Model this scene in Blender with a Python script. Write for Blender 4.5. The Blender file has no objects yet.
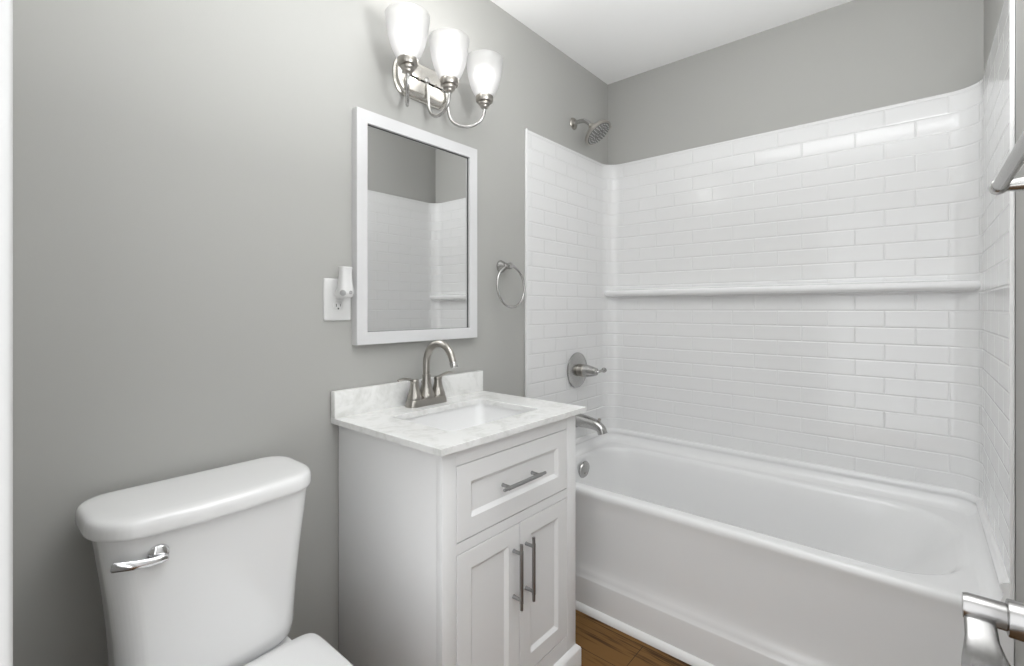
import bpy, bmesh, math
from mathutils import Vector, Matrix, Euler

# ------------------------------------------------------------------ camera, world, lights, exposure
scene = bpy.context.scene
COL = scene.collection
YAW = math.radians(40.568)
CAM_H = 1.212
cam_d = bpy.data.cameras.new('camera')
cam = bpy.data.objects.new('camera', cam_d)
COL.objects.link(cam)
cam.location = (0, 0, CAM_H)
cam.rotation_euler = (math.pi / 2, 0, YAW - math.pi / 2)
cam_d.sensor_width = 36.0
cam_d.lens = 476.07 / 1024 * 36.0
cam_d.shift_y = -(333 - 308.6) / 1024
cam_d.clip_start = 0.01
scene.camera = cam

world = bpy.data.worlds.new('world')
scene.world = world
world.use_nodes = True
wb = world.node_tree.nodes['Background']
wb.inputs[0].default_value = (0.97, 0.985, 1.0, 1)
wb.inputs[1].default_value = 2.55

BULB_W, BULB_E, SHADE_E = 3.0, 3.4, 0.075      # the wall light: each bulb's power, the glow of its envelope and of its shade
scene.view_settings.view_transform = 'Standard'
scene.view_settings.look = 'None'
scene.view_settings.gamma = 1.0
scene.view_settings.use_curve_mapping = False
scene.view_settings.exposure = 0.05
scene.cycles.use_denoising = True
scene.cycles.max_bounces = 12
scene.cycles.diffuse_bounces = 6
scene.cycles.glossy_bounces = 6
scene.cycles.transmission_bounces = 8
scene.cycles.sample_clamp_indirect = 6.0
scene.cycles.caustics_reflective = False
scene.cycles.caustics_refractive = False



def area_light(name, loc, rot, size, watts, color=(1.0, 1.0, 1.0)):
    d = bpy.data.lights.new(name, 'AREA')
    d.shape = 'DISK'
    d.size = size
    d.energy = watts
    d.color = color
    o = bpy.data.objects.new(name, d)
    COL.objects.link(o)
    o.location = loc
    o.rotation_euler = rot
    return o


# added unseen fill lights: one just under the ceiling, one bounced off it
area_light('ceiling_fill', (0.70, 0.44, 2.465), (0, 0, 0), 1.05, 8.5, (0.97, 0.985, 1.0))
area_light('bounce_fill', (0.80, 0.02, 1.60), (math.radians(180), 0, 0), 0.30, 25.0, (0.97, 0.985, 1.0))

# ------------------------------------------------------------------ measures (metres)
L, D, YR, HC = 2.4006, 1.3415, -0.1750, 2.480     # back wall x, vanity wall y, right wall y, ceiling
PX, PYL, PYR = 2.390, 1.3305, -0.166              # inner faces of the tub surround
TX = 1.655                                        # front edge of the surround

# ------------------------------------------------------------------ materials
MATS = {}


def nodes_of(m):
    return m.node_tree.nodes, m.node_tree.links


def mat(name, color, rough=0.5, metal=0.0, spec=0.5, coat=0.0):
    m = bpy.data.materials.new(name)
    m.use_nodes = True
    b = m.node_tree.nodes['Principled BSDF']
    b.inputs['Base Color'].default_value = (*color, 1)
    b.inputs['Roughness'].default_value = rough
    b.inputs['Metallic'].default_value = metal
    b.inputs['Specular IOR Level'].default_value = spec
    b.inputs['Coat Weight'].default_value = coat
    MATS[name] = m
    return m


def add_noise_bump(m, scale, strength, dist=0.001, detail=3):
    n, l = nodes_of(m)
    tc = n.new('ShaderNodeTexCoord')
    t = n.new('ShaderNodeTexNoise')
    t.inputs['Scale'].default_value = scale
    t.inputs['Detail'].default_value = detail
    bp = n.new('ShaderNodeBump')
    bp.inputs['Strength'].default_value = strength
    bp.inputs['Distance'].default_value = dist
    l.new(tc.outputs['Object'], t.inputs['Vector'])
    l.new(t.outputs['Fac'], bp.inputs['Height'])
    l.new(bp.outputs['Normal'], n['Principled BSDF'].inputs['Normal'])
    return m


M_wall = add_noise_bump(mat('grey_wall_paint', (0.402, 0.400, 0.383), 0.55, spec=0.3), 220, 0.12)
M_ceil = add_noise_bump(mat('white_ceiling_paint', (0.88, 0.88, 0.875), 0.8, spec=0.2), 160, 0.1)
M_trim = mat('white_trim_paint', (0.80, 0.80, 0.795), 0.35)
M_cab = mat('white_cabinet_paint', (0.82, 0.82, 0.822), 0.38)
M_gap = mat('gap_shade', (0.10, 0.10, 0.10), 0.8)  # shade of the narrow gaps, put in as a dark colour
M_porc = mat('white_porcelain', (0.80, 0.80, 0.80), 0.12, coat=0.3)
M_seat = mat('white_seat_plastic', (0.78, 0.78, 0.78), 0.2)
M_tub = mat('white_tub_gelcoat', (0.785, 0.785, 0.785), 0.16)
M_plast = mat('white_plastic', (0.68, 0.68, 0.675), 0.35)
M_frame = add_noise_bump(mat('white_mirror_frame', (0.64, 0.64, 0.645), 0.30), 90, 0.08)
M_mirror = mat('mirror_glass', (0.90, 0.905, 0.90), 0.01, 1.0)
M_nick = mat('brushed_nickel', (0.40, 0.38, 0.35), 0.30, 1.0)
M_nick2 = mat('satin_nickel', (0.47, 0.465, 0.455), 0.26, 1.0)
M_steel = mat('steel_pull', (0.36, 0.36, 0.36), 0.32, 1.0)
M_lever = mat('dull_nickel', (0.34, 0.335, 0.33), 0.27, 1.0)
M_chrome = mat('chrome', (0.75, 0.75, 0.76), 0.08, 1.0)
M_plate = mat('polished_plate', (0.62, 0.60, 0.56), 0.24, 1.0)
M_dark = mat('slot_shade', (0.03, 0.03, 0.03), 0.6)  # dark colour standing in for the shade inside the socket slots
M_face = mat('spray_face', (0.16, 0.16, 0.155), 0.45, 0.3)

# glossy moulded tile panel: real relief comes from a bump of the running-bond pattern laid along the panel's own length
M_tile = mat('moulded_tile_gelcoat', (0.75, 0.75, 0.75), 0.125)
TW, TH = 0.189, 0.0664
n, l = nodes_of(M_tile)
uv = n.new('ShaderNodeUVMap'); uv.uv_map = 'run'
br = n.new('ShaderNodeTexBrick')
br.offset = 0.5; br.offset_frequency = 2; br.squash = 1.0
br.inputs['Scale'].default_value = 1.0
br.inputs['Brick Width'].default_value = TW
br.inputs['Row Height'].default_value = TH
br.inputs['Mortar Size'].default_value = 0.0050
br.inputs['Mortar Smooth'].default_value = 0.9
inv = n.new('ShaderNodeMath'); inv.operation = 'SUBTRACT'; inv.inputs[0].default_value = 1.0
nz = n.new('ShaderNodeTexNoise'); nz.inputs['Scale'].default_value = 9.0; nz.inputs['Detail'].default_value = 1.0
ad = n.new('ShaderNodeMath'); ad.operation = 'MULTIPLY_ADD'; ad.inputs[1].default_value = 0.25
bp = n.new('ShaderNodeBump'); bp.inputs['Strength'].default_value = 0.75; bp.inputs['Distance'].default_value = 0.0018
l.new(uv.outputs['UV'], br.inputs['Vector']); l.new(uv.outputs['UV'], nz.inputs['Vector'])
l.new(br.outputs['Fac'], inv.inputs[1])
l.new(nz.outputs['Fac'], ad.inputs[0]); l.new(inv.outputs[0], ad.inputs[2])
l.new(ad.outputs[0], bp.inputs['Height'])
l.new(bp.outputs['Normal'], n['Principled BSDF'].inputs['Normal'])

# marble-look stone
M_stone = mat('marble_stone', (0.8, 0.8, 0.78), 0.22)
n, l = nodes_of(M_stone)
tc = n.new('ShaderNodeTexCoord')
n1 = n.new('ShaderNodeTexNoise'); n1.inputs['Scale'].default_value = 13.0; n1.inputs['Detail'].default_value = 8.0; n1.inputs['Roughness'].default_value = 0.62; n1.inputs['Distortion'].default_value = 1.1
n2 = n.new('ShaderNodeTexNoise'); n2.inputs['Scale'].default_value = 60.0; n2.inputs['Detail'].default_value = 4.0
mx = n.new('ShaderNodeMath'); mx.operation = 'MULTIPLY_ADD'; mx.inputs[1].default_value = 0.3
rp = n.new('ShaderNodeValToRGB')
rp.color_ramp.elements[0].position = 0.46; rp.color_ramp.elements[0].color = (0.66, 0.66, 0.64, 1)
rp.color_ramp.elements[1].position = 0.70; rp.color_ramp.elements[1].color = (0.80, 0.80, 0.79, 1)
l.new(tc.outputs['Object'], n1.inputs['Vector']); l.new(tc.outputs['Object'], n2.inputs['Vector'])
l.new(n2.outputs['Fac'], mx.inputs[0]); l.new(n1.outputs['Fac'], mx.inputs[2])
l.new(mx.outputs[0], rp.inputs['Fac']); l.new(rp.outputs['Color'], n['Principled BSDF'].inputs['Base Color'])

# brown wood planks running along y
M_wood = mat('brown_wood_planks', (0.15, 0.09, 0.05), 0.55, spec=0.15)
n, l = nodes_of(M_wood)
tc = n.new('ShaderNodeTexCoord')
mp = n.new('ShaderNodeMapping'); mp.inputs['Rotation'].default_value = (0, 0, math.pi / 2); mp.inputs['Location'].default_value = (0.31, 0.046, 0)
wbk = n.new('ShaderNodeTexBrick'); wbk.offset = 0.37; wbk.inputs['Scale'].default_value = 1.0
wbk.inputs['Brick Width'].default_value = 1.2; wbk.inputs['Row Height'].default_value = 0.15
wbk.inputs['Mortar Size'].default_value = 0.0012
wbk.inputs['Color1'].default_value = (0.0, 0, 0, 1); wbk.inputs['Color2'].default_value = (1, 1, 1, 1)
mp2 = n.new('ShaderNodeMapping'); mp2.inputs['Scale'].default_value = (60, 3.2, 1)
g1 = n.new('ShaderNodeTexNoise'); g1.inputs['Scale'].default_value = 1.0; g1.inputs['Detail'].default_value = 7.0; g1.inputs['Distortion'].default_value = 1.6
mp3 = n.new('ShaderNodeMapping'); mp3.inputs['Scale'].default_value = (7, 1.8, 1)
g2 = n.new('ShaderNodeTexNoise'); g2.inputs['Scale'].default_value = 1.0; g2.inputs['Detail'].default_value = 3.0
sm = n.new('ShaderNodeMath'); sm.operation = 'MULTIPLY_ADD'; sm.inputs[1].default_value = 0.75
sm2 = n.new('ShaderNodeMath'); sm2.operation = 'MULTIPLY_ADD'; sm2.inputs[1].default_value = 0.10
rp = n.new('ShaderNodeValToRGB')
rp.color_ramp.elements[0].position = 0.62; rp.color_ramp.elements[0].color = (0.016, 0.007, 0.0025, 1)
rp.color_ramp.elements[1].position = 1.0; rp.color_ramp.elements[1].color = (0.19, 0.098, 0.032, 1)
e = rp.color_ramp.elements.new(0.84); e.color = (0.066, 0.032, 0.010, 1)
dk = n.new('ShaderNodeMix'); dk.data_type = 'RGBA'; dk.inputs['B'].default_value = (0.03, 0.02, 0.012, 1)
l.new(tc.outputs['Object'], mp.inputs['Vector']); l.new(mp.outputs['Vector'], wbk.inputs['Vector'])
l.new(tc.outputs['Object'], mp2.inputs['Vector']); l.new(mp2.outputs['Vector'], g1.inputs['Vector'])
l.new(tc.outputs['Object'], mp3.inputs['Vector']); l.new(mp3.outputs['Vector'], g2.inputs['Vector'])
l.new(g2.outputs['Fac'], sm.inputs[0]); l.new(g1.outputs['Fac'], sm.inputs[2])
l.new(wbk.outputs['Color'], sm2.inputs[0]); l.new(sm.outputs[0], sm2.inputs[2])
l.new(sm2.outputs[0], rp.inputs['Fac']); l.new(rp.outputs['Color'], dk.inputs['A']); l.new(wbk.outputs['Fac'], dk.inputs['Factor'])
l.new(dk.outputs['Result'], n['Principled BSDF'].inputs['Base Color'])

# lit frosted glass and its bulb
M_shade = bpy.data.materials.new('lit_frosted_glass'); M_shade.use_nodes = True
n, l = nodes_of(M_shade)
n.remove(n['Principled BSDF'])
out = n['Material Output']


def mix(f, a, c):
    m = n.new('ShaderNodeMixShader'); m.inputs[0].default_value = f
    l.new(a.outputs[0], m.inputs[1]); l.new(c.outputs[0], m.inputs[2])
    return m


tr = n.new('ShaderNodeBsdfTransparent'); tr.inputs[0].default_value = (0.97, 0.97, 0.97, 1)
rf = n.new('ShaderNodeBsdfRefraction'); rf.inputs['Color'].default_value = (0.95, 0.95, 0.95, 1); rf.inputs['Roughness'].default_value = 0.5; rf.inputs['IOR'].default_value = 1.3
tl = n.new('ShaderNodeBsdfTranslucent'); tl.inputs[0].default_value = (0.80, 0.80, 0.81, 1)
df = n.new('ShaderNodeBsdfDiffuse'); df.inputs[0].default_value = (0.80, 0.80, 0.81, 1)
gl = n.new('ShaderNodeBsdfGlossy'); gl.inputs['Roughness'].default_value = 0.3
em = n.new('ShaderNodeEmission'); em.inputs[0].default_value = (1, 1, 1, 1); em.inputs[1].default_value = SHADE_E
body = mix(0.5, tl, df)
thru = mix(0.68, tr, rf)
al = mix(0.04, thru, body)
al2 = mix(0.04, al, gl)
a1 = n.new('ShaderNodeAddShader')
l.new(al2.outputs[0], a1.inputs[0]); l.new(em.outputs[0], a1.inputs[1]); l.new(a1.outputs[0], out.inputs['Surface'])

M_bulb = bpy.data.materials.new('lit_bulb'); M_bulb.use_nodes = True
n, l = nodes_of(M_bulb)
n.remove(n['Principled BSDF'])
out = n['Material Output']
em = n.new('ShaderNodeEmission'); em.inputs[0].default_value = (1, 0.99, 0.97, 1); em.inputs[1].default_value = BULB_E
tr = n.new('ShaderNodeBsdfTransparent')
bm_ = mix(0.5, tr, em)
l.new(bm_.outputs[0], out.inputs['Surface'])


# ------------------------------------------------------------------ mesh helpers (all in world metres)
def new():
    return bmesh.new()


def box(bm, x0, x1, y0, y1, z0, z1, bev=0.0, seg=2):
    t = bmesh.new()
    v = [t.verts.new((x, y, z)) for x in (x0, x1) for y in (y0, y1) for z in (z0, z1)]
    for f in ((0, 1, 3, 2), (4, 6, 7, 5), (0, 4, 5, 1), (2, 3, 7, 6), (0, 2, 6, 4), (1, 5, 7, 3)):
        t.faces.new([v[i] for i in f])
    if bev > 0:
        bmesh.ops.bevel(t, geom=list(t.edges), offset=bev, segments=seg, profile=0.5, affect='EDGES')
    merge(bm, t)


def merge(bm, t, mtx=None):
    if mtx is not None:
        bmesh.ops.transform(t, matrix=mtx, verts=t.verts)
    mp_ = {}
    for v in t.verts:
        mp_[v] = bm.verts.new(v.co)
    for f in t.faces:
        try:
            bm.faces.new([mp_[v] for v in f.verts])
        except ValueError:
            pass
    t.free()


def loft(bm, loops, caps=(True, True), closed=True, ring=False):
    """skin a list of equal-length vertex loops"""
    vs = [[bm.verts.new(p) for p in lp] for lp in loops]
    k = len(vs[0])
    pairs = list(zip(vs[:-1], vs[1:]))
    if ring:
        pairs.append((vs[-1], vs[0]))
    for a, b in pairs:
        for i in range(k if closed else k - 1):
            j = (i + 1) % k
            bm.faces.new((a[i], a[j], b[j], b[i]))
    if caps[0] and not ring:
        bm.faces.new(list(reversed(vs[0])))
    if caps[1] and not ring:
        bm.faces.new(vs[-1])
    return vs


def frame_of(d):
    d = Vector(d).normalized()
    up = Vector((0, 0, 1)) if abs(d.z) < 0.95 else Vector((1, 0, 0))
    u = d.cross(up).normalized()
    return u, d.cross(u).normalized(), d


def lathe(bm, origin, axis, prof, seg=32, caps=(True, True)):
    """prof: (radius, distance along the axis)"""
    u, v, d = frame_of(axis)
    o = Vector(origin)
    loops = []
    for r, h in prof:
        r = max(r, 1e-4)
        loops.append([o + d * h + (u * math.cos(a) + v * math.sin(a)) * r for a in [2 * math.pi * i / seg for i in range(seg)]])
    loft(bm, loops, caps)


def tube(bm, pts, rad, seg=16, flat=1.0, caps=(True, True)):
    """round (or flattened) bar along a path; rad a number or one per point"""
    pts = [Vector(p) for p in pts]
    if not isinstance(rad, (list, tuple)):
        rad = [rad] * len(pts)
    tang = []
    for i in range(len(pts)):
        a = pts[max(i - 1, 0)]; b = pts[min(i + 1, len(pts) - 1)]
        tang.append((b - a).normalized())
    u, v, _ = frame_of(tang[0])
    loops = []
    for i, p in enumerate(pts):
        if i:
            q = tang[i - 1].rotation_difference(tang[i])
            u = q @ u; v = q @ v
        r = rad[i]
        ru, rv = (r if isinstance(r, tuple) else (r, r * flat))
        loops.append([p + u * math.cos(a) * ru + v * math.sin(a) * rv for a in [2 * math.pi * k / seg for k in range(seg)]])
    loft(bm, loops, caps)


def spline(pts, sub=6):
    """Catmull-Rom through the points"""
    P = [Vector(p) for p in pts]
    P = [P[0] * 2 - P[1]] + P + [P[-1] * 2 - P[-2]]
    out = []
    for i in range(1, len(P) - 2):
        for k in range(sub):
            t = k / sub
            a, b, c, d = P[i - 1], P[i], P[i + 1], P[i + 2]
            out.append(0.5 * ((2 * b) + (c - a) * t + (2 * a - 5 * b + 4 * c - d) * t * t + (3 * b - a - 3 * c + d) * t ** 3))
    out.append(P[-2])
    return out


def rr(x0, x1, y0, y1, r, z=None, nn=8):
    """rounded rectangle; r = one radius or four (x0y0, x1y0, x1y1, x0y1); each may be an (rx, ry) pair"""
    if not isinstance(r, list):
        r = [r] * 4
    r = [q if isinstance(q, tuple) else (q, q) for q in r]
    cs = [(x0 + r[0][0], y0 + r[0][1], 180, r[0]), (x1 - r[1][0], y0 + r[1][1], 270, r[1]),
          (x1 - r[2][0], y1 - r[2][1], 0, r[2]), (x0 + r[3][0], y1 - r[3][1], 90, r[3])]
    p = []
    for cx, cy, a0, (ax, ay) in cs:
        for i in range(nn + 1):
            a = math.radians(a0 + 90 * i / nn)
            p.append((cx + ax * math.cos(a), cy + ay * math.sin(a)))
    return [(x, y, z) for x, y in p] if z is not None else p


def densify(p, k=3):
    out = []
    for i in range(len(p)):
        a, b = Vector(p[i]), Vector(p[(i + 1) % len(p)])
        for j in range(k):
            out.append(tuple(a.lerp(b, j / k)))
    return out


def obj(name, bm, material, parent=None, smooth=35, uvf=None):
    bmesh.ops.remove_doubles(bm, verts=bm.verts, dist=1e-6)
    bmesh.ops.recalc_face_normals(bm, faces=bm.faces)
    off = Vector(parent['_o']) if parent is not None and '_o' in parent else Vector((0, 0, 0))
    if parent is not None and off.length:
        bmesh.ops.translate(bm, verts=bm.verts, vec=-off)
    me = bpy.data.meshes.new(name)
    bm.to_mesh(me)
    bm.free()
    me.materials.append(material)
    if smooth:
        me.shade_smooth()
        me.set_sharp_from_angle(angle=math.radians(smooth))
    o = bpy.data.objects.new(name, me)
    COL.objects.link(o)
    if parent is not None:
        o.parent = parent
        o['_o'] = tuple(off)
    return o


def thing(name, label, cat, loc):
    o = bpy.data.objects.new(name, None)
    COL.objects.link(o)
    o.location = loc
    o.empty_display_size = 0.05
    o['label'] = label
    o['category'] = cat
    o['_o'] = tuple(loc)
    return o


def struct(name, bm, m, smooth=35):
    o = obj(name, bm, m, None, smooth)
    o['kind'] = 'structure'
    return o


# ------------------------------------------------------------------ the room
W = 0.10
b = new(); box(b, -1.3, L + W, YR - W, D + W, -0.06, 0.0); struct('floor', b, M_wood)
b = new(); box(b, -0.10, L + W, YR - W, D + W, HC, HC + 0.06); struct('ceiling', b, M_ceil)
b = new(); box(b, -0.10, L + W, D, D + W, 0, HC); struct('wall_left', b, M_wall)
b = new(); box(b, L, L + W, YR, D, 0, HC); struct('wall_back', b, M_wall)
b = new(); box(b, -0.10, L + W, YR - W, YR, 0, HC); struct('wall_right', b, M_wall)
JY0, JY1, DH = -0.094, 0.600, 2.04                 # door opening
b = new()
box(b, -0.10, 0.018, JY1 + 0.02, D, 0, HC)
box(b, -0.10, 0.018, YR, JY0 - 0.02, 0, HC)
box(b, -0.10, 0.018, JY0 - 0.02, JY1 + 0.02, DH + 0.02, HC)
struct('wall_front', b, M_wall)
b = new()                                          # jamb lining and casing round the doorway
box(b, -0.105, 0.020, JY1, JY1 + 0.02, 0, DH + 0.02)
box(b, -0.105, 0.020, JY0 - 0.02, JY0, 0, DH + 0.02)
box(b, -0.105, 0.020, JY0, JY1, DH, DH + 0.02)
box(b, 0.018, 0.0325, JY1 + 0.001, JY1 + 0.060, 0, DH + 0.06, 0.004, 3)
box(b, 0.018, 0.0325, YR + 0.002, JY0 - 0.036, 0, DH + 0.06, 0.004, 3)
box(b, 0.018, 0.0325, JY0 - 0.05, JY1 + 0.004, DH + 0.003, DH + 0.06, 0.004, 3)
struct('trim_1', b, mat('door_casing_paint', (0.56, 0.56, 0.555), 0.45))

# white quarter-round along the foot of the tub
b = new()
lo = []
for y in (YR + 0.002, D - 0.002):
    p = [(1.6445, y, 0.0)] + [(1.6445 - 0.020 * math.cos(math.radians(a)), y, 0.024 * math.sin(math.radians(a))) for a in range(0, 91, 15)]
    lo.append(p)
loft(b, lo)
struct('trim_2', b, M_trim)

# open door against the right wall, lever handle near its latch edge
b = new()
DX0, DX1, DY0, DY1 = 0.036, 0.725, -0.1375, -0.1025
box(b, DX0, DX1, DY0, DY1, 0.012, 2.03, 0.002, 2)
door = struct('door_1', b, M_trim)
LX, LZ = 0.662, 0.9130
b = new()
lathe(b, (LX, DY1, LZ), (0, 1, 0), [(0.030, 0.0), (0.031, 0.004), (0.029, 0.009), (0.0185, 0.0105), (0.0185, 0.012), (0.0175, 0.013), (0.0170, 0.037), (0.0165, 0.038), (0.0125, 0.039), (0.0125, 0.045)], 40)
rose = obj('handle_rose', b, M_lever, door)
b = new()
# neck out from the collar, then the broad blade sweeping back toward the hinge side and dipping
nk = [(LX, DY1 + 0.031, LZ), (LX, DY1 + 0.045, LZ), (LX, DY1 + 0.066, LZ), (LX, DY1 + 0.0695, LZ)]
tube(b, nk, [0.0125, 0.0125, 0.0125, 0.0115], 28)
secs = []
blade = [(0.010, -0.004, 0.0112, 0.0060), (-0.004, -0.006, 0.0115, 0.0062), (-0.014, -0.010, 0.0118, 0.0050), (-0.026, -0.0165, 0.0122, 0.0042), (-0.038, -0.0215, 0.0145, 0.0040), (-0.052, -0.0240, 0.0172, 0.0038),
         (-0.070, -0.0235, 0.0195, 0.0036), (-0.088, -0.0200, 0.0200, 0.0034), (-0.104, -0.0150, 0.0185, 0.0032), (-0.116, -0.0105, 0.0140, 0.0030), (-0.121, -0.0085, 0.0070, 0.0024)]
for dx, dz, wy, wz in blade:
    cy = DY1 + 0.0575 - 0.06 * max(0, -dx - 0.02)
    secs.append([(LX + dx, cy + wy * math.copysign(abs(math.cos(a)) ** 0.55, math.cos(a)), LZ + dz + wz * math.copysign(abs(math.sin(a)) ** 0.7, math.sin(a))) for a in [2 * math.pi * k / 28 for k in range(28)]])
loft(b, secs)
obj('handle_lever', b, M_lever, door, 50)


# ------------------------------------------------------------------ tub surround (three walls of moulded tile with a ledge)
def u_path(inset, rc=0.082, nn=12):
    """plan line of the surround's inner face, from the front of the left side to the front of the right side"""
    r = max(rc - inset, 0.004)
    x1, yl, yr_ = PX - inset, PYL - inset, PYR + inset
    p = []
    k = 10
    for i in range(k):
        p.append((TX + (x1 - r - TX) * i / k, yl))
    for i in range(nn + 1):
        a = math.radians(90 - 90 * i / nn)
        p.append((x1 - r + r * math.cos(a), yl - r + r * math.sin(a)))
    k = 16
    for i in range(1, k):
        p.append((x1, (yl - r) + ((yr_ + r) - (yl - r)) * i / k))
    for i in range(nn + 1):
        a = math.radians(-90 * i / nn)
        p.append((x1 - r + r * math.cos(a), yr_ + r + r * math.sin(a)))
    k = 10
    for i in range(1, k + 1):
        p.append((x1 - r + (TX - x1 + r) * i / k, yr_))
    return p


def u_normals(p):
    out_ = []
    for i in range(len(p)):
        a = Vector(p[max(i - 1, 0)]); c = Vector(p[min(i + 1, len(p) - 1)])
        t = (c - a).normalized()
        out_.append(Vector((-t.y, t.x)))       # away from the tub, toward the walls
    return out_


surround = thing('tub_surround', 'glossy white moulded subway-tile surround on three walls above the bathtub', 'tub surround', (PX, 0.58, 0.53))
ZS0, ZS1 = 0.538, 2.013
P = u_path(0.0)
N = u_normals(P)
arc = [0.0]
for i in range(1, len(P)):
    arc.append(arc[-1] + (Vector(P[i]) - Vector(P[i - 1])).length)
ybk = [i for i in range(len(P)) if abs(P[i][0] - PX) < 1e-6]
i0 = ybk[len(ybk) // 2]
u_shift = (0.4838 - P[i0][1]) - arc[i0] + 40 * TW        # a joint falls at y = 0.4838 on the back side
b = new()
uvl = b.loops.layers.uv.new('run')
cols = []
for i, (x, y) in enumerate(P):
    nx, ny = N[i]
    back = 0.0085
    row = []
    zs = [ZS0 + (ZS1 - 0.004 - ZS0) * k / 12 for k in range(13)]
    for z in zs:
        row.append(((x, y, z), (arc[i] + u_shift, z - 2.0 + 100 * TH)))
    for dd, zz in ((0.0012, ZS1 - 0.0012), (0.004, ZS1), (back, ZS1), (back, ZS0)):
        row.append(((x + nx * dd, y + ny * dd, zz), (arc[i] + u_shift, 100.35 * TH)))
    cols.append([(b.verts.new(co), t) for co, t in row])
for i in range(len(cols) - 1):
    A, B = cols[i], cols[i + 1]
    k = len(A)
    for j in range(k):
        jj = (j + 1) % k
        q = (A[j], B[j], B[jj], A[jj])
        f = b.faces.new([v for v, _ in q])
        for lp, (_, t) in zip(f.loops, q):
            lp[uvl].uv = t
for c in (cols[0], cols[-1]):
    f = b.faces.new([v for v, _ in c])
    for lp, (_, t) in zip(f.loops, c):
        lp[uvl].uv = (0.5 * TW, 100.5 * TH)
panel = obj('tile_panel', b, M_tile, surround, 40)
# the smooth nosing that finishes the front edges
for nm, y0, y1 in (('edge_trim', PYL - 0.004, D - 0.0005), ('edge_trim', YR + 0.0005, PYR + 0.001)):
    b = new(); box(b, TX - 0.004, TX + 0.003, y0, y1, 0.4825, ZS1 + 0.002, 0.003, 3); obj(nm, b, M_tub, surround)
# long ledge across the back
b = new()
prof = [(0.0, 1.322), (0.004, 1.319), (0.012, 1.3155), (0.030, 1.3135), (0.050, 1.3115), (0.058, 1.308), (0.062, 1.302), (0.062, 1.290), (0.059, 1.284), (0.052, 1.281), (0.048, 1.278), (0.010, 1.277), (0.0, 1.276)]
lo = []
for y in (PYR + 0.0005, PYL - 0.0005):
    lo.append([(PX + 0.004 - d, y, z) for d, z in prof])
loft(b, lo)
obj('ledge', b, M_tub, surround, 50)

# ------------------------------------------------------------------ bathtub
tub = thing('bathtub', 'white alcove bathtub with a flared apron below the tile surround', 'bathtub', (2.02, 0.585, 0.0))
b = new()
NN = 8
RZ = 0.482
loops = []


def outer(x0, z):
    return rr(x0, PX + 0.004, YR + 0.001, D - 0.001, 0.003, z, NN)


for x0, z in ((1.6465, 0.002), (1.6465, 0.1255), (1.6475, 0.1305), (1.6515, 0.136), (1.660, 0.146), (1.6672, 0.162), (1.6715, 0.185), (1.6735, 0.215), (1.674, 0.25), (1.672, 0.40), (1.6695, 0.435),
              (1.6665, 0.452), (1.6655, 0.460), (1.6665, 0.469), (1.670, 0.476), (1.676, 0.480), (1.684, 0.4815)):
    loops.append(outer(x0 - 0.012 if z > 0.14 else x0 - 0.004, z))
inn = [(1.700, 2.315, -0.112, 1.287, 0.20, RZ), (1.708, 2.307, -0.105, 1.283, 0.196, RZ - 0.002), (1.715, 2.300, -0.096, 1.279, 0.192, RZ - 0.008), (1.721, 2.294, -0.083, 1.275, 0.188, RZ - 0.020),
       (1.728, 2.286, -0.050, 1.268, 0.18, 0.42), (1.745, 2.268, 0.06, 1.250, 0.16, 0.30), (1.762, 2.250, 0.16, 1.232, 0.14, 0.20), (1.785, 2.225, 0.22, 1.21, 0.13, 0.145), (1.82, 2.19, 0.27, 1.17, 0.12, 0.118), (1.88, 2.13, 0.34, 1.10, 0.10, 0.108)]
for x0, x1, y0, y1, r, z in inn:
    loops.append(rr(x0, x1, y0, y1, r, z, NN))
loft(b, loops, (True, True))
obj('tub_shell', b, M_tub, tub, 75)
# upstand and bead where the tub meets the surround
b = new()
uprof = [(0.050, 0.4815), (0.036, 0.4835), (0.024, 0.490), (0.015, 0.502), (0.0115, 0.516), (0.0115, 0.522), (0.0145, 0.5255), (0.0175, 0.532), (0.0165, 0.540), (0.011, 0.5465), (0.003, 0.549), (0.0, 0.549), (0.0, 0.4815)]
lo = [[(x, y, z) for x, y in u_path(d, 0.082)] for d, z in uprof]
vs = loft(b, lo, (False, False), closed=False)
b.faces.new([r_[0] for r_ in vs]); b.faces.new([r_[-1] for r_ in vs])
obj('tub_flange', b, M_tub, tub, 50)
# overflow plate and drain
b = new()
OV = (2.025, 1.2630, 0.412)
lathe(b, (OV[0], OV[1] + 0.004, OV[2]), (0, -1, -0.14), [(0.045, 0.0), (0.045, 0.004), (0.042, 0.009), (0.028, 0.0125), (0.004, 0.0135)], 36)
ovp = obj('overflow_plate', b, M_nick2, tub)
b = new(); lathe(b, (OV[0], OV[1] - 0.008, OV[2] - 0.016), (0, -1, -0.14), [(0.0042, 0.0), (0.0042, 0.004), (0.002, 0.005)], 12); obj('plate_screw', b, M_nick, ovp)
b = new(); lathe(b, (2.02, 1.03, 0.1075), (0, 0, 1), [(0.034, 0.0), (0.034, 0.003), (0.028, 0.005), (0.02, 0.004), (0.004, 0.009)], 28); obj('drain', b, M_nick2, tub)

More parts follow.
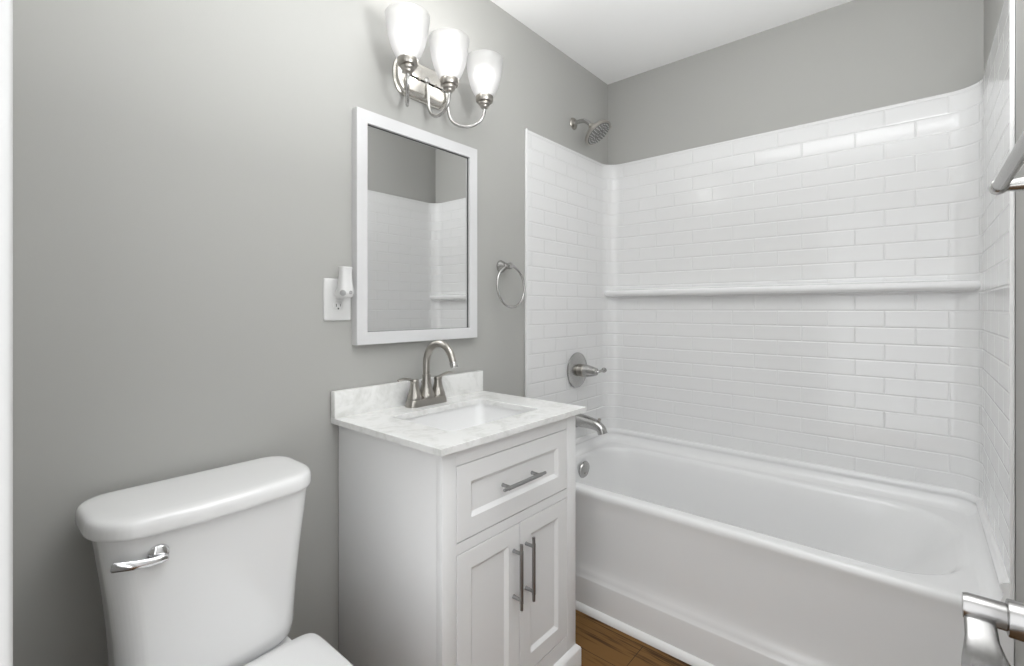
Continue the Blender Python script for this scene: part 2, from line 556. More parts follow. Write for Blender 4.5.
# ------------------------------------------------------------------ shower valve, spout, shower head
valve = thing('shower_valve', 'brushed nickel shower valve with round escutcheon, on the tiled wall above the tub spout', 'shower valve', (2.06, PYL, 0.899))
b = new(); lathe(b, (2.06, PYL - 0.0003, 0.899), (0, -1, 0), [(0.088, 0.0), (0.090, 0.004), (0.089, 0.008), (0.083, 0.0125), (0.055, 0.016), (0.050, 0.017), (0.030, 0.0185)], 56); obj('escutcheon', b, M_nick2, valve)
b = new(); lathe(b, (2.06, PYL - 0.016, 0.899), (0, -1, 0), [(0.031, 0.0), (0.031, 0.030), (0.0285, 0.033), (0.0285, 0.036)], 36); obj('valve_hub', b, M_nick, valve)
b = new()
lathe(b, (2.06, PYL - 0.052, 0.899), (0, -1, 0.0), [(0.0300, 0.0), (0.0320, 0.002), (0.0310, 0.012), (0.025, 0.040), (0.0195, 0.060), (0.0180, 0.066), (0.010, 0.070)], 36)
tube(b, [(2.06, PYL - 0.118, 0.899), (2.066, PYL - 0.128, 0.901), (2.080, PYL - 0.136, 0.904), (2.089, PYL - 0.139, 0.906)], [0.0062, 0.0058, 0.0062, 0.007], 14)
lathe(b, (2.086, PYL - 0.139, 0.9055), (1, -0.12, 0.12), [(0.006, 0.0), (0.0115, 0.002), (0.0125, 0.008), (0.0115, 0.014), (0.006, 0.016)], 20)
obj('valve_lever', b, M_nick2, valve)

spout = thing('tub_spout', 'brushed nickel tub spout with diverter knob beside the vanity top', 'tub spout', (2.06, PYL, 0.645))
b = new()
sp = spline([(2.06, PYL - 0.001, 0.646), (2.06, PYL - 0.035, 0.645), (2.06, PYL - 0.085, 0.641), (2.06, PYL - 0.120, 0.634), (2.06, PYL - 0.143, 0.619), (2.06, PYL - 0.152, 0.598)], 5)
rad = [0.0355 - 0.0115 * min(1, i / (len(sp) - 8)) for i in range(len(sp))]
tube(b, sp, rad, 28)
lathe(b, (2.06, PYL - 0.0003, 0.646), (0, -1, 0), [(0.039, 0.0), (0.039, 0.006), (0.036, 0.008)], 32)
obj('spout_body', b, M_nick2, spout, 50)
b = new(); lathe(b, (2.06, PYL - 0.132, 0.651), (0, -0.1, 1), [(0.0045, -0.012), (0.0045, 0.010), (0.0085, 0.012), (0.009, 0.018), (0.006, 0.020)], 18); obj('diverter_knob', b, M_nick, spout)

shower = thing('shower_fixture', 'brushed nickel shower head on a bent arm high on the grey wall', 'shower head', (2.045, D, 2.155))
SX = 2.047
b = new(); lathe(b, (SX, D + 0.001, 2.155), (0, -1, 0), [(0.030, 0.0), (0.0305, 0.003), (0.027, 0.008), (0.015, 0.013), (0.0115, 0.014)], 32); obj('wall_flange', b, M_nick, shower)
b = new()
ap = spline([(SX, D - 0.005, 2.155), (SX, D - 0.035, 2.1565), (SX, D - 0.062, 2.1535), (SX, D - 0.085, 2.140), (SX, D - 0.108, 2.117)], 6)
tube(b, ap, 0.0105, 18); obj('shower_arm', b, M_nick2, shower)
hd = Vector((0.10, -0.62, -0.78)).normalized()
ho = Vector((SX, D - 0.106, 2.119))
b = new()
lathe(b, ho, hd, [(0.012, -0.006), (0.0165, 0.0), (0.0165, 0.010), (0.014, 0.013), (0.0155, 0.017), (0.028, 0.027), (0.050, 0.035), (0.068, 0.042), (0.0735, 0.049), (0.0730, 0.060), (0.067, 0.063), (0.0645, 0.0615)], 48)
hb = obj('spray_head', b, M_nick, shower)
b = new(); lathe(b, ho, hd, [(0.0650, 0.0605), (0.0635, 0.0628), (0.020, 0.0642), (0.019, 0.0650), (0.002, 0.0652)], 48); fc = obj('spray_face', b, M_face, hb)
fu, fv, _ = frame_of(hd)
b = new()
for rr_, cnt in ((0.013, 6), (0.030, 12), (0.043, 18), (0.056, 24)):
    for k in range(cnt):
        a = 2 * math.pi * k / cnt
        c = ho + hd * 0.0628 + (fu * math.cos(a) + fv * math.sin(a)) * rr_
        lathe(b, c, hd, [(0.0034, 0.0), (0.0031, 0.003), (0.0016, 0.0042)], 7)
o = obj('spray_nozzle', b, mat('grey_rubber', (0.42, 0.42, 0.41), 0.5), hb); o['kind'] = 'stuff'
b = new()
c = ho + hd * 0.055 + (fu * 0.0 + Vector((0.78, -0.48, 0.48)).normalized() * 0.0715)
tube(b, [c, c + Vector((0.78, -0.48, 0.48)).normalized() * 0.012], [0.006, 0.004], 12); obj('spray_selector', b, M_nick, hb)

# ------------------------------------------------------------------ towel ring and towel bar
ring = thing('towel_ring', 'brushed nickel towel ring on the grey wall between mirror and tile', 'towel ring', (1.492, D, 1.388))
RXc = 1.494
b = new()
lathe(b, (RXc, D + 0.001, 1.389), (0, -1, 0), [(0.0265, 0.0), (0.027, 0.004), (0.0245, 0.009), (0.016, 0.024), (0.0125, 0.034), (0.0125, 0.036)], 36); obj('ring_base', b, M_nick2, ring)
b = new(); lathe(b, (RXc, D - 0.035, 1.389), (0, -1, 0), [(0.010, 0.0), (0.010, 0.006), (0.0135, 0.008), (0.0140, 0.020), (0.0115, 0.026), (0.004, 0.028)], 28); obj('ring_post', b, M_nick2, ring)
b = new()
rc = Vector((RXc + 0.010, D - 0.049, 1.389 - 0.0850))
k = 72
lp = []
for i in range(k):
    a = 2 * math.pi * i / k
    er = Vector((math.cos(a), 0.06 * math.sin(a), math.sin(a))).normalized()
    c = rc + Vector((math.cos(a) * 0.0860, 0.005 * math.sin(a), math.sin(a) * 0.0860))
    lp.append([c + er * 0.0048 * math.cos(t) + Vector((0, 1, 0)) * 0.0048 * math.sin(t) for t in [2 * math.pi * j / 12 for j in range(12)]])
loft(b, lp, ring=True)
obj('ring_loop', b, M_nick2, ring)

bar = thing('towel_bar', 'satin nickel towel bar on the right wall in front of the surround', 'towel bar', (0.97, YR, 1.436))
BY, BZ, BX1, BX0 = -0.107, 1.428, 1.200, 0.775
b = new(); tube(b, [(BX0 - 0.012, BY, BZ), (BX0, BY, BZ), (BX1, BY, BZ), (BX1 + 0.010, BY, BZ)], 0.0104, 20); obj('rail', b, M_nick2, bar)
for x in (BX0, BX1):
    b = new()
    lathe(b, (x, YR - 0.0005, BZ), (0, 1, 0), [(0.024, 0.0), (0.024, 0.004), (0.021, 0.010), (0.0145, 0.030), (0.0105, 0.055), (0.0100, 0.060)], 32)
    lathe(b, (x - 0.014, BY, BZ), (1, 0, 0), [(0.0095, 0.0), (0.0122, 0.002), (0.0132, 0.012), (0.0130, 0.024), (0.010, 0.029), (0.003, 0.031)], 28)
    obj('bar_post', b, M_nick2, bar)

# ------------------------------------------------------------------ vanity cabinet
van = thing('vanity_cabinet', 'white shaker vanity cabinet with one drawer over two doors', 'vanity cabinet', (1.043, 1.10, 0.0))
VX0, VX1, VY0, VY1, VZ = 0.753, 1.333, 0.864, 1.336, 0.8690
DRX0, DRX1 = 0.8012, 1.2830
b = new()
bv = 0.0015
box(b, VX0, VX0 + 0.016, VY0 + 0.02, VY1, 0.06, VZ, 0.0008)                 # side panels
box(b, VX1 - 0.016, VX1, VY0 + 0.02, VY1, 0.06, VZ, 0.0008)
box(b, VX0, DRX0 - 0.002, VY0, VY0 + 0.022, 0.05, VZ, bv)                  # stiles
box(b, DRX1 + 0.002, VX1, VY0, VY0 + 0.022, 0.05, VZ, bv)
box(b, DRX0 - 0.002, DRX1 + 0.002, VY0 + 0.0004, VY0 + 0.022, 0.825, VZ)       # rails
box(b, DRX0 - 0.002, DRX1 + 0.002, VY0 + 0.0004, VY0 + 0.022, 0.6045, 0.6315)
box(b, DRX0 - 0.002, DRX1 + 0.002, VY0 + 0.0004, VY0 + 0.022, 0.05, 0.1545)
box(b, VX0 + 0.016, VX1 - 0.016, VY1 - 0.008, VY1, 0.06, VZ)                # back
box(b, VX0 + 0.016, VX1 - 0.016, VY0 + 0.024, VY1 - 0.008, 0.10, 0.115)    # bottom
obj('cabinet_frame', b, M_cab, van)
b = new()
box(b, DRX0 - 0.001, DRX1 + 0.001, VY0 + 0.0212, VY0 + 0.0235, 0.14, 0.83)
obj('inner_shadow_board', b, M_gap, van)
b = new()                                                                    # plinth with sloped cap
lo = []
for g, z in ((0.014, 0.0), (0.014, 0.088), (0.012, 0.093), (0.002, 0.103), (0.0, 0.104)):
    lo.append(rr(VX0 - g, VX1 + g, VY0 - g, VY1, 0.002, z, 2))
loft(b, lo)
obj('plinth', b, M_cab, van, 25)


def shaker(name, x0, x1, z0, z1, px0, px1, pz0, pz1):
    """inset front: flat frame, sloped edge, recessed panel"""
    y = VY0
    t = new()

    def lp(a0, a1, c0, c1, yy):
        return [(a0, yy, c0), (a1, yy, c0), (a1, yy, c1), (a0, yy, c1)]
    s, dp = 0.011, 0.008
    loops_ = [lp(x0, x1, z0, z1, y + 0.020), lp(x0, x1, z0, z1, y + 0.0012), lp(x0 + 0.0012, x1 - 0.0012, z0 + 0.0012, z1 - 0.0012, y),
              lp(px0 - s * 0.5, px1 + s * 0.5, pz0 - s * 0.5, pz1 + s * 0.5, y), lp(px0 + s * 0.5, px1 - s * 0.5, pz0 + s * 0.5, pz1 - s * 0.5, y + dp)]
    loft(t, loops_)
    return obj(name, t, M_cab, van, 20)


def pull(parent, a, c, name='bar_pull'):
    """bar pull between two end points, standing off the front"""
    a, c = Vector(a), Vector(c)
    d = (c - a).normalized()
    t = new()
    Lh = (c - a).length
    q = [a, a + d * 0.018, a + d * 0.0185, c - d * 0.0185, c - d * 0.018, c]
    tube(t, q, [0.0046, 0.0046, 0.0056, 0.0056, 0.0046, 0.0046], 18)
    for s in (a + d * (Lh * 0.5 - 0.064), a + d * (Lh * 0.5 + 0.064)):
        tube(t, [(s.x, VY0 + 0.0005, s.z), (s.x, VY0 - 0.003, s.z), (s.x, a.y, s.z)], [0.0058, 0.0050, 0.0048], 14)
    return obj(name, t, M_steel, parent)


HY = VY0 - 0.029
dr = shaker('drawer', DRX0, DRX1, 0.634, 0.8225, 0.855, 1.228, 0.688, 0.769)
pull(dr, (0.944, HY, 0.7305), (1.126, HY, 0.7305))
d1 = shaker('cabinet_door', DRX0, 1.0430, 0.157, 0.602, 0.855, 0.990, 0.2095, 0.549)
pull(d1, (1.016, HY, 0.379), (1.016, HY, 0.560))
d2 = shaker('cabinet_door', 1.0455, DRX1, 0.157, 0.602, 1.0985, 1.228, 0.2095, 0.549)
pull(d2, (1.071, HY, 0.379), (1.071, HY, 0.560))

# ------------------------------------------------------------------ vanity top with undermount basin
top = thing('countertop', 'white marble-look vanity top with backsplash and rectangular undermount sink', 'countertop', (1.045, 1.09, VZ + 0.0002))
CX0, CX1, CY0, CY1, CZ0, CZ1 = 0.729, 1.361, 0.841, 1.339, VZ + 0.0003, 0.8863
b = new()
q = 0.0012
so = (0.852, 1.236, 0.938, 1.212)
lo = [rr(*so, 0.022, CZ0, 6), rr(CX0, CX1, CY0, CY1, 0.0015, CZ0, 6), rr(CX0, CX1, CY0, CY1, 0.0015, CZ1 - q, 6), rr(CX0 + q, CX1 - q, CY0 + q, CY1 - q, 0.0015, CZ1, 6),
      rr(so[0] - q, so[1] + q, so[2] - q, so[3] + q, 0.023, CZ1, 6), rr(*so, 0.022, CZ1 - q, 6)]
loft(b, lo, ring=True)
obj('counter_slab', b, M_stone, top, 0)
b = new(); box(b, CX0 + 0.0005, CX1 - 0.0005, D - 0.0255, CY1, CZ1 - 0.0002, 0.9654, 0.0012); obj('backsplash', b, M_stone, top)
b = new()
lo = []
for g, z, r in ((0.018, CZ0 - 0.0005, 0.03), (0.018, CZ0 - 0.008, 0.03), (-0.002, CZ0 - 0.012, 0.024)):
    pass
inner_l = [(0.004, CZ0 - 0.0005, 0.026), (0.003, 0.850, 0.03), (-0.004, 0.800, 0.035), (-0.016, 0.768, 0.04), (-0.040, 0.752, 0.05), (-0.09, 0.745, 0.04)]
outer_l = [(-0.08, 0.735, 0.04), (-0.03, 0.742, 0.05), (-0.004, 0.762, 0.045), (0.010, 0.800, 0.04), (0.014, 0.850, 0.03), (0.016, CZ0 - 0.0005, 0.03)]
for g, z, r in inner_l + outer_l:
    lo.append(rr(so[0] - g, so[1] + g, so[2] - g, so[3] + g, r, z, 6))
vs = loft(b, lo, (False, False))
kk = len(inner_l)
b.faces.new(vs[kk - 1]); b.faces.new(list(reversed(vs[kk])))
for f in [f for f in b.faces if set(f.verts) <= set(vs[kk - 1]) | set(vs[kk]) and len(f.verts) == 4]:
    b.faces.remove(f)
for i in range(len(vs[0])):                                          # rim that joins inside and outside faces
    j = (i + 1) % len(vs[0])
    b.faces.new((vs[0][i], vs[-1][i], vs[-1][j], vs[0][j]))
basin = obj('sink_basin', b, M_porc, top, 50)
b = new(); lathe(b, (1.033, 1.09, 0.7445), (0, 0, 1), [(0.031, 0.0), (0.031, 0.002), (0.026, 0.003), (0.020, 0.0025), (0.019, 0.005), (0.003, 0.007)], 28); obj('sink_drain', b, M_nick, basin)

# ------------------------------------------------------------------ faucet
FX, FY, FZ = 1.045, 1.279, CZ1 + 0.0002
fau = thing('faucet', 'brushed nickel two-handle gooseneck faucet on the marble vanity top', 'faucet', (FX, FY, FZ))
b = new()
lo = []
for gx, gy, z, r in ((0.081, 0.026, FZ, 0.022), (0.081, 0.026, FZ + 0.004, 0.022), (0.078, 0.024, FZ + 0.018, 0.020), (0.076, 0.022, FZ + 0.0225, 0.018), (0.072, 0.018, FZ + 0.0245, 0.015)):
    lo.append(rr(FX - gx, FX + gx, FY - gy, FY + gy, r, z, 6))
loft(b, lo)
obj('faucet_base', b, M_nick, fau)
bell = lambda k: [(0.0235 * k, 0.0), (0.0240 * k, 0.003), (0.0225 * k, 0.010), (0.0180 * k, 0.026), (0.0145 * k, 0.042), (0.0128 * k, 0.058)]
zb = FZ + 0.0235
b = new()
lathe(b, (FX, FY, zb), (0, 0, 1), bell(1.2)[:-1] + [(0.0150, 0.058), (0.0142, 0.074), (0.0142, 0.0775), (0.0122, 0.079), (0.0122, 0.080)], 32)
R_ = 0.0665
path = [(FX, FY, zb + 0.076), (FX, FY, FZ + 0.138)]
zc = FZ + 0.1425
for a in range(0, 166, 11):
    t = math.radians(a)
    path.append((FX, FY - R_ + R_ * math.cos(t), zc + R_ * math.sin(t)))
lastp = Vector(path[-1]); dirp = (lastp - Vector(path[-2])).normalized()
path.append(tuple(lastp + dirp * 0.012))
tube(b, path, [0.0120] * (len(path) - 3) + [0.0117, 0.0112, 0.0112], 22)
spo = obj('gooseneck_spout', b, M_nick, fau, 45)
b = new(); e0 = Vector(path[-1]); lathe(b, e0 - dirp * 0.003, dirp, [(0.0118, 0.0), (0.0125, 0.002), (0.0122, 0.014), (0.0115, 0.018), (0.0085, 0.018)], 24); obj('aerator', b, M_nick2, spo)
for s in (-1, 1):
    hx = FX + s * 0.0508
    b = new()
    lathe(b, (hx, FY, zb), (0, 0, 1), [(r_ * 1.08, h_ * 0.86) for r_, h_ in bell(1.0)] + [(0.0132, 0.054), (0.0142, 0.0555), (0.0142, 0.063), (0.0128, 0.0655), (0.004, 0.067)], 32)
    hh = obj('faucet_handle', b, M_nick, fau)
    b = new()
    zt = zb + 0.060
    yy = -0.014 if s < 0 else 0.004
    ps = spline([(hx, FY, zt), (hx + s * 0.016, FY + yy * 0.2, zt + 0.006), (hx + s * 0.034, FY + yy * 0.5, zt + 0.012), (hx + s * 0.054, FY + yy * 0.8, zt + 0.0145), (hx + s * 0.076, FY + yy, zt + 0.011)], 5)
    m_ = len(ps) - 1
    tube(b, ps, [(0.0062 + 0.003 * (i / m_) ** 2 if i < m_ - 1 else 0.005, 0.0052 - 0.0026 * (i / m_)) for i in range(m_ + 1)], 16)
    obj('handle_lever', b, M_nick, hh, 50)
b = new(); tube(b, [(FX, FY + 0.017, FZ + 0.020), (FX, FY + 0.019, FZ + 0.070)], 0.0026, 10); lathe(b, (FX, FY + 0.019, FZ + 0.068), (0, 0, 1), [(0.004, 0.0), (0.0055, 0.003), (0.0055, 0.008), (0.003, 0.010)], 14); obj('lift_rod', b, M_nick, fau)

# ------------------------------------------------------------------ mirror
MX0, MX1, MZ0, MZ1, MD = 0.8016, 1.3267, 1.0986, 1.8337, 0.0285
mir = thing('wall_mirror', 'rectangular wall mirror in a white frame above the vanity', 'mirror', ((MX0 + MX1) / 2, D, MZ0))
b = new()
FWd, yb, yf = 0.0395, D - 0.0005, D - MD


def rect(g, y):
    return [(MX0 + g, y, MZ0 + g), (MX1 - g, y, MZ0 + g), (MX1 - g, y, MZ1 - g), (MX0 + g, y, MZ1 - g)]


loft(b, [rect(0.0, yb), rect(0.0, yf + 0.0015), rect(0.0015, yf), rect(0.012, yf - 0.0002), rect(FWd - 0.0105, yf + 0.0022), rect(FWd - 0.0015, yf + 0.003), rect(FWd, yf + 0.0045), rect(FWd, yf + 0.0165), rect(FWd, yb)], ring=True)
obj('mirror_frame', b, M_frame, mir, 20)
b = new(); box(b, MX0 + FWd - 0.001, MX1 - FWd + 0.001, yf + 0.0145, yf + 0.0180, MZ0 + FWd - 0.001, MZ1 - FWd + 0.001); obj('mirror_glass', b, M_mirror, mir, 0)
b = new()                                                           # dark strip painting in the shade between frame and pane


def rect2(g, y):
    return [(MX0 + g, y, MZ0 + g), (MX1 - g, y, MZ0 + g), (MX1 - g, y, MZ1 - g), (MX0 + g, y, MZ1 - g)]


loft(b, [rect2(FWd - 0.0002, yf + 0.0115), rect2(FWd + 0.0012, yf + 0.0115), rect2(FWd + 0.0012, yf + 0.0144), rect2(FWd - 0.0002, yf + 0.0144)], ring=True)
obj('reveal_shade', b, M_gap, mir, 0)

# ------------------------------------------------------------------ three-light wall fixture
WX, WY, WZ = 1.072, 1.200, 2.006
lamp = thing('vanity_light', 'brushed nickel wall light with three lit frosted glass shades above the mirror', 'wall light', (WX, D, WZ))
b = new()
PX0, PX1, PZ0, PZ1 = 0.950, 1.192, 1.9395, 2.0735


def xz(lp2, y):
    return [(x, y, z) for x, z in lp2]


lo = []
for g, y in ((0.0, D - 0.0005), (0.0, D - 0.006), (0.0035, D - 0.0095), (0.006, D - 0.0095), (0.008, D - 0.018), (0.0105, D - 0.021), (0.022, D - 0.0235)):
    lo.append(xz(rr(PX0 + g, PX1 - g, PZ0 + g, PZ1 - g, [(0.045, 0.062 - g * 0.6)] * 4, None, 8), y))
loft(b, lo)
obj('back_plate', b, M_plate, lamp, 40)
for s in (-1, 1):
    b = new(); lathe(b, (WX + 0.007 + s * 0.035, D - 0.0225, 2.009), (0, -1, 0), [(0.0055, 0.0), (0.0065, 0.004), (0.0055, 0.008), (0.002, 0.010)], 18); obj('plate_screw', b, M_nick, lamp)
GLASS = [(0.0285, 0.0), (0.0320, 0.003), (0.0390, 0.014), (0.0465, 0.030), (0.0535, 0.050), (0.0590, 0.072), (0.0630, 0.094), (0.0660, 0.115), (0.0685, 0.136)]
for s in (-1, 0, 1):
    cx = 1.0775 + s * 0.1705
    sx = 1.0790 + s * 0.078
    zc0 = 1.936
    b = new()
    lathe(b, (sx, D - 0.0225, 2.0125), (0, -1, 0), [(0.013, 0.0), (0.0125, 0.004), (0.0075, 0.008), (0.006, 0.010)], 20)
    pts = [(0.000, 2.0125), (0.004, 2.0125), (0.012, 2.006), (0.0165, 1.994), (0.018, 1.975), (0.019, 1.950), (0.022, 1.925)]
    c0, r0 = 0.0765, 0.0545
    for a in range(190, 361, 14):
        pts.append((c0 + r0 * math.cos(math.radians(a)), 1.9285 + r0 * math.sin(math.radians(a))))
    pts += [(0.1315, 1.934), (0.1315, zc0 + 0.004)]
    # w runs from the plate (0) to the lamp axis (0.1315)
    y_in, y_out = D - 0.012, WY
    P3 = [(sx + (cx - sx) * w / 0.1315, y_in + (y_out - y_in) * w / 0.1315, z) for w, z in pts]
    tube(b, P3, 0.0056, 14)
    obj('lamp_arm', b, M_nick2, lamp, 50)
    b = new()
    lathe(b, (cx, WY, zc0), (0, 0, 1), [(0.006, 0.000), (0.011, 0.002), (0.0150, 0.007), (0.0155, 0.011), (0.0205, 0.014), (0.0225, 0.019), (0.0215, 0.0235), (0.0290, 0.025), (0.0315, 0.029), (0.0320, 0.044), (0.0305, 0.0455), (0.0290, 0.0450)], 36)
    obj('lamp_cup', b, M_nick, lamp, 40)
    b = new()
    zg = zc0 + 0.043
    prof = GLASS + [(GLASS[-1][0] - 0.002, GLASS[-1][1] + 0.002), (GLASS[-1][0] - 0.004, GLASS[-1][1])] + [(r - 0.0034, h) for r, h in reversed(GLASS[1:-1])] + [(0.0250, 0.0034)]
    lathe(b, (cx, WY, zg), (0, 0, 1), prof, 48, (True, True))
    obj('lamp_shade', b, M_shade, lamp, 60)
    b = new()
    lathe(b, (cx, WY, zg), (0, 0, 1), [(0.0280 * math.sin(math.pi * k_ / 14), 0.080 - 0.0300 * math.cos(math.pi * k_ / 14)) for k_ in range(15)], 28)
    bo = obj('bulb', b, M_bulb, lamp, 60)
    b = new()
    lathe(b, (cx, WY, zg), (0, 0, 1), [(0.0130, -0.004), (0.0130, 0.010), (0.0060, 0.014), (0.0060, 0.040), (0.0120, 0.0535)], 24)
    obj('bulb_neck', b, M_bulb, bo, 40)
    pd = bpy.data.lights.new('bulb_light', 'POINT')
    pd.energy = BULB_W
    pd.color = (1.0, 0.985, 0.96)
    pd.shadow_soft_size = 0.02
    po = bpy.data.objects.new('bulb_light', pd)
    COL.objects.link(po)
    po.location = (cx, WY, zg + 0.080)

# ------------------------------------------------------------------ outlet and plug-in
outl = thing('wall_outlet', 'white duplex outlet with wide cover plate left of the mirror', 'outlet', (0.751, D, 1.175))
b = new()
OX0, OX1, OZ0, OZ1 = 0.7070, 0.7945, 1.1755, 1.3025
lo = [xz(rr(OX0 + g, OX1 - g, OZ0 + g, OZ1 - g, 0.005, None, 4), y) for g, y in ((0, D - 0.0005), (0, D - 0.003), (0.0015, D - 0.0055), (0.004, D - 0.0065))]
loft(b, lo)
pl = obj('cover_plate', b, M_plast, outl, 40)
ocx = (OX0 + OX1) / 2
for zc_ in (1.2195, 1.2585):
    b = new()
    lo = [xz(rr(ocx - 0.0165 + g, ocx + 0.0165 - g, zc_ - 0.0140 + g, zc_ + 0.0140 - g, 0.0125 - g, None, 8), y) for g, y in ((0, D - 0.006), (0, D - 0.0082), (0.001, D - 0.0088))]
    loft(b, lo)
    rcp = obj('receptacle', b, M_plast, outl, 40)
    if zc_ < 1.23:
        b = new()
        for dx, hh_ in ((-0.0065, 0.0045), (0.0065, 0.0036)):
            box(b, ocx + dx - 0.0010, ocx + dx + 0.0010, D - 0.0091, D - 0.0086, zc_ + 0.0025 - hh_, zc_ + 0.0025 + hh_)
        lathe(b, (ocx, D - 0.0086, zc_ - 0.0075), (0, -1, 0), [(0.0026, 0.0), (0.0026, 0.0006)], 12)
        obj('socket_slots', b, M_dark, rcp, 0)
b = new(); lathe(b, (ocx, D - 0.0065, 1.239), (0, -1, 0), [(0.0032, 0.0), (0.0030, 0.0012), (0.001, 0.0016)], 14); obj('plate_screw', b, M_plast, outl)

plug = thing('air_freshener', 'small white plug-in air freshener in the outlet beside the mirror frame', 'air freshener', (ocx + 0.004, D - 0.01, 1.245))
b = new()
AX, AY = ocx + 0.0045, D - 0.040
secs = []
for z, w, d, yo in ((1.2445, 0.0130, 0.0110, 0.0), (1.2455, 0.0175, 0.0150, 0.0), (1.2510, 0.0215, 0.0190, 0.0), (1.2600, 0.0230, 0.0205, 0.0), (1.2720, 0.0225, 0.0200, 0.0), (1.2880, 0.0200, 0.0180, 0.0), (1.3050, 0.0183, 0.0165, 0.0), (1.3200, 0.0180, 0.0162, 0.0), (1.3310, 0.0192, 0.0172, 0.0), (1.3345, 0.0196, 0.0176, 0.0), (1.3360, 0.0180, 0.0160, 0.0)):
    secs.append([(AX + w * math.copysign(abs(math.cos(a)) ** 0.75, math.cos(a)), AY + yo + d * math.copysign(abs(math.sin(a)) ** 0.75, math.sin(a)), z) for a in [2 * math.pi * k_ / 32 for k_ in range(32)]])
loft(b, secs)
fb = obj('freshener_body', b, M_plast, plug, 50)
b = new(); lathe(b, (AX, D - 0.0089, 1.2585), (0, -1, 0), [(0.0160, 0.0), (0.0165, 0.004), (0.0150, 0.016), (0.0135, 0.022)], 24); obj('plug_collar', b, M_plast, plug)
b = new()
gx = Vector((-0.10, -1.0, 0)).normalized()
lathe(b, Vector((AX + 0.0060, AY - 0.0180, 1.2600)), gx, [(0.0052, -0.004), (0.0052, 0.0035), (0.0042, 0.0042), (0.0036, 0.0036), (0.001, 0.0034)], 18)
obj('dial', b, mat('grey_plastic', (0.36, 0.36, 0.36), 0.4), fb)
b = new()
gx = Vector((-0.72, -0.69, 0)).normalized()
lathe(b, Vector((AX - 0.0150, AY - 0.0140, 1.2580)), gx, [(0.0088, -0.004), (0.0088, 0.0030), (0.0070, 0.0034), (0.001, 0.0034)], 18)
obj('vent', b, MATS['grey_plastic'], fb)

# ------------------------------------------------------------------ toilet
toi = thing('toilet', 'white two-piece toilet with closed seat against the grey wall', 'toilet', (0.372, 1.02, 0.0))
TC = 0.3665


def bow(lp2, amount, hw, ymid):
    o_ = []
    for x, y, z in lp2:
        k_ = max(0.0, 1 - ((x - TC) / hw) ** 2)
        o_.append((x, y - amount * k_ if y < ymid else y, z))
    return o_


def tank_loop(hw, y0, y1, rf, rb, z, bw):
    return bow(densify(rr(TC - hw, TC + hw, y0, y1, [rf, rf, rb, rb], z, 10), 3), bw, hw, (y0 + y1) / 2)


b = new()
lo = []
for hw, y0, z in ((0.120, 1.180, 0.420), (0.146, 1.152, 0.423), (0.159, 1.138, 0.431), (0.166, 1.129, 0.445), (0.1685, 1.125, 0.47), (0.170, 1.122, 0.52), (0.174, 1.120, 0.58), (0.181, 1.118, 0.65), (0.190, 1.116, 0.72), (0.199, 1.114, 0.7930)):
    lo.append(tank_loop(hw, y0, 1.316, (0.045, 0.045), (0.075, 0.095), z, 0.018))
loft(b, lo)
obj('tank', b, M_porc, toi, 50)
b = new()
lo = []
for g, z in ((-0.008, 0.7870), (0.0, 0.7875), (0.0015, 0.790), (0.002, 0.794), (0.0015, 0.806), (0.000, 0.8130), (-0.003, 0.8175), (-0.008, 0.8205), (-0.016, 0.8220), (-0.030, 0.8226), (-0.060, 0.8230)):
    lo.append(tank_loop(0.2125 + g, 1.104 - g, 1.3215 + (g if g < 0 else 0), (0.066 + g, 0.085 + g), (0.058 + g * 0.7, 0.062 + g * 0.7), z, 0.022))
loft(b, lo)
obj('tank_lid', b, M_porc, toi, 50)
# flush lever on the front at the left
b = new()
fy = 1.1035
lathe(b, (0.252, fy + 0.006, 0.7440), (-0.12, -1, 0), [(0.0180, 0.0), (0.0185, 0.004), (0.0170, 0.010), (0.0120, 0.0135), (0.004, 0.0145)], 28)
fl = obj('flush_lever', b, M_chrome, toi)
b = new()
ps = [(0.2640, fy - 0.0125, 0.7385), (0.255, fy - 0.0150, 0.7388), (0.240, fy - 0.0155, 0.7392), (0.215, fy - 0.0130, 0.7420), (0.192, fy - 0.0070, 0.7455), (0.180, fy - 0.0030, 0.7470)]
tube(b, spline(ps, 5), [(0.0050, 0.0064 + 0.0026 * min(1, i / 18)) if 0 < i < 25 else (0.0035, 0.0050) for i in range(26)], 16)
obj('lever_arm', b, M_chrome, fl, 50)


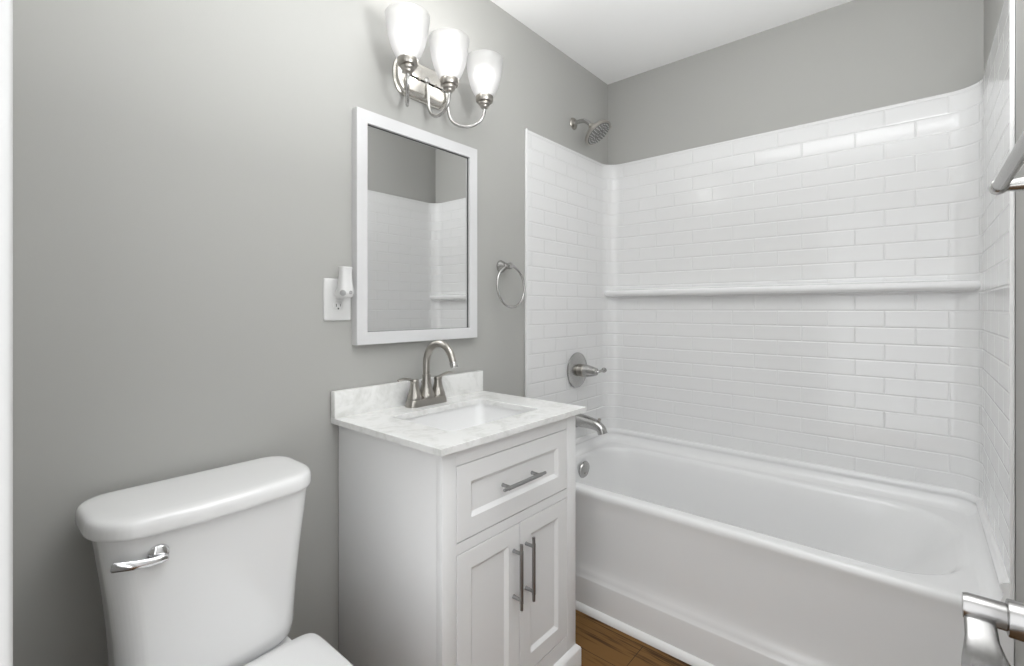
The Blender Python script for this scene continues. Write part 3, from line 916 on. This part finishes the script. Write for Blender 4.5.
# bowl and foot
def egg(hw, yf_, yb_, z, kk_=48, rbk=0.55):
    """toilet plan outline: rounded nose toward the room, squarer back toward the tank"""
    o_ = []
    ym = yf_ + (yb_ - yf_) * 0.52
    for i in range(kk_):
        a = 2 * math.pi * i / kk_
        ca, sa = math.cos(a), math.sin(a)
        if sa < 0:
            o_.append((TC + hw * ca, ym + (ym - yf_) * sa, z))
        else:
            e_ = rbk
            o_.append((TC + hw * math.copysign(abs(ca) ** e_, ca), ym + (yb_ - ym) * abs(sa) ** e_, z))
    return o_


b = new()
lo = [egg(0.105, 0.70, 1.24, 0.0), egg(0.105, 0.70, 1.24, 0.015), egg(0.098, 0.72, 1.22, 0.05), egg(0.096, 0.72, 1.21, 0.15), egg(0.112, 0.69, 1.22, 0.24), egg(0.150, 0.635, 1.235, 0.32), egg(0.176, 0.605, 1.245, 0.375), egg(0.180, 0.600, 1.25, 0.400), egg(0.178, 0.602, 1.25, 0.408)]
loft(b, lo)
lo = [rr(TC - 0.16, TC + 0.16, 1.08, 1.30, 0.04, z, 6) for z in (0.36, 0.412)]
lo += [rr(TC - 0.152, TC + 0.152, 1.088, 1.292, 0.036, 0.425, 6)]
loft(b, lo)
obj('bowl', b, M_porc, toi, 50)
b = new()
lo = []
for g, z in ((-0.01, 0.4100), (0.0, 0.412), (0.002, 0.420), (0.0, 0.4290), (-0.006, 0.4310)):
    lo.append(egg(0.183 + g, 0.596 - g, 1.085 + g, z, 96, 0.2))
loft(b, lo)
obj('seat_ring', b, M_seat, toi, 50)
b = new()
lo = []
for g, z in ((-0.008, 0.4312), (0.0, 0.4328), (0.002, 0.440), (0.0, 0.4480), (-0.005, 0.4520), (-0.03, 0.4545), (-0.09, 0.4555)):
    lo.append(egg(0.187 + g, 0.594 - g, 1.098 + g, z, 96, 0.13))
loft(b, lo)
obj('seat_lid', b, M_seat, toi, 50)
for s in (-1, 1):
    b = new(); tube(b, [(TC + s * 0.078 - 0.025, 1.0995, 0.4300), (TC + s * 0.078 + 0.025, 1.0995, 0.4300)], 0.006, 16); box(b, TC + s * 0.078 - 0.02, TC + s * 0.078 + 0.02, 1.090, 1.109, 0.4245, 0.431, 0.002); obj('seat_hinge', b, M_seat, toi)

for o in bpy.data.objects:
    if '_o' in o:
        del o['_o']
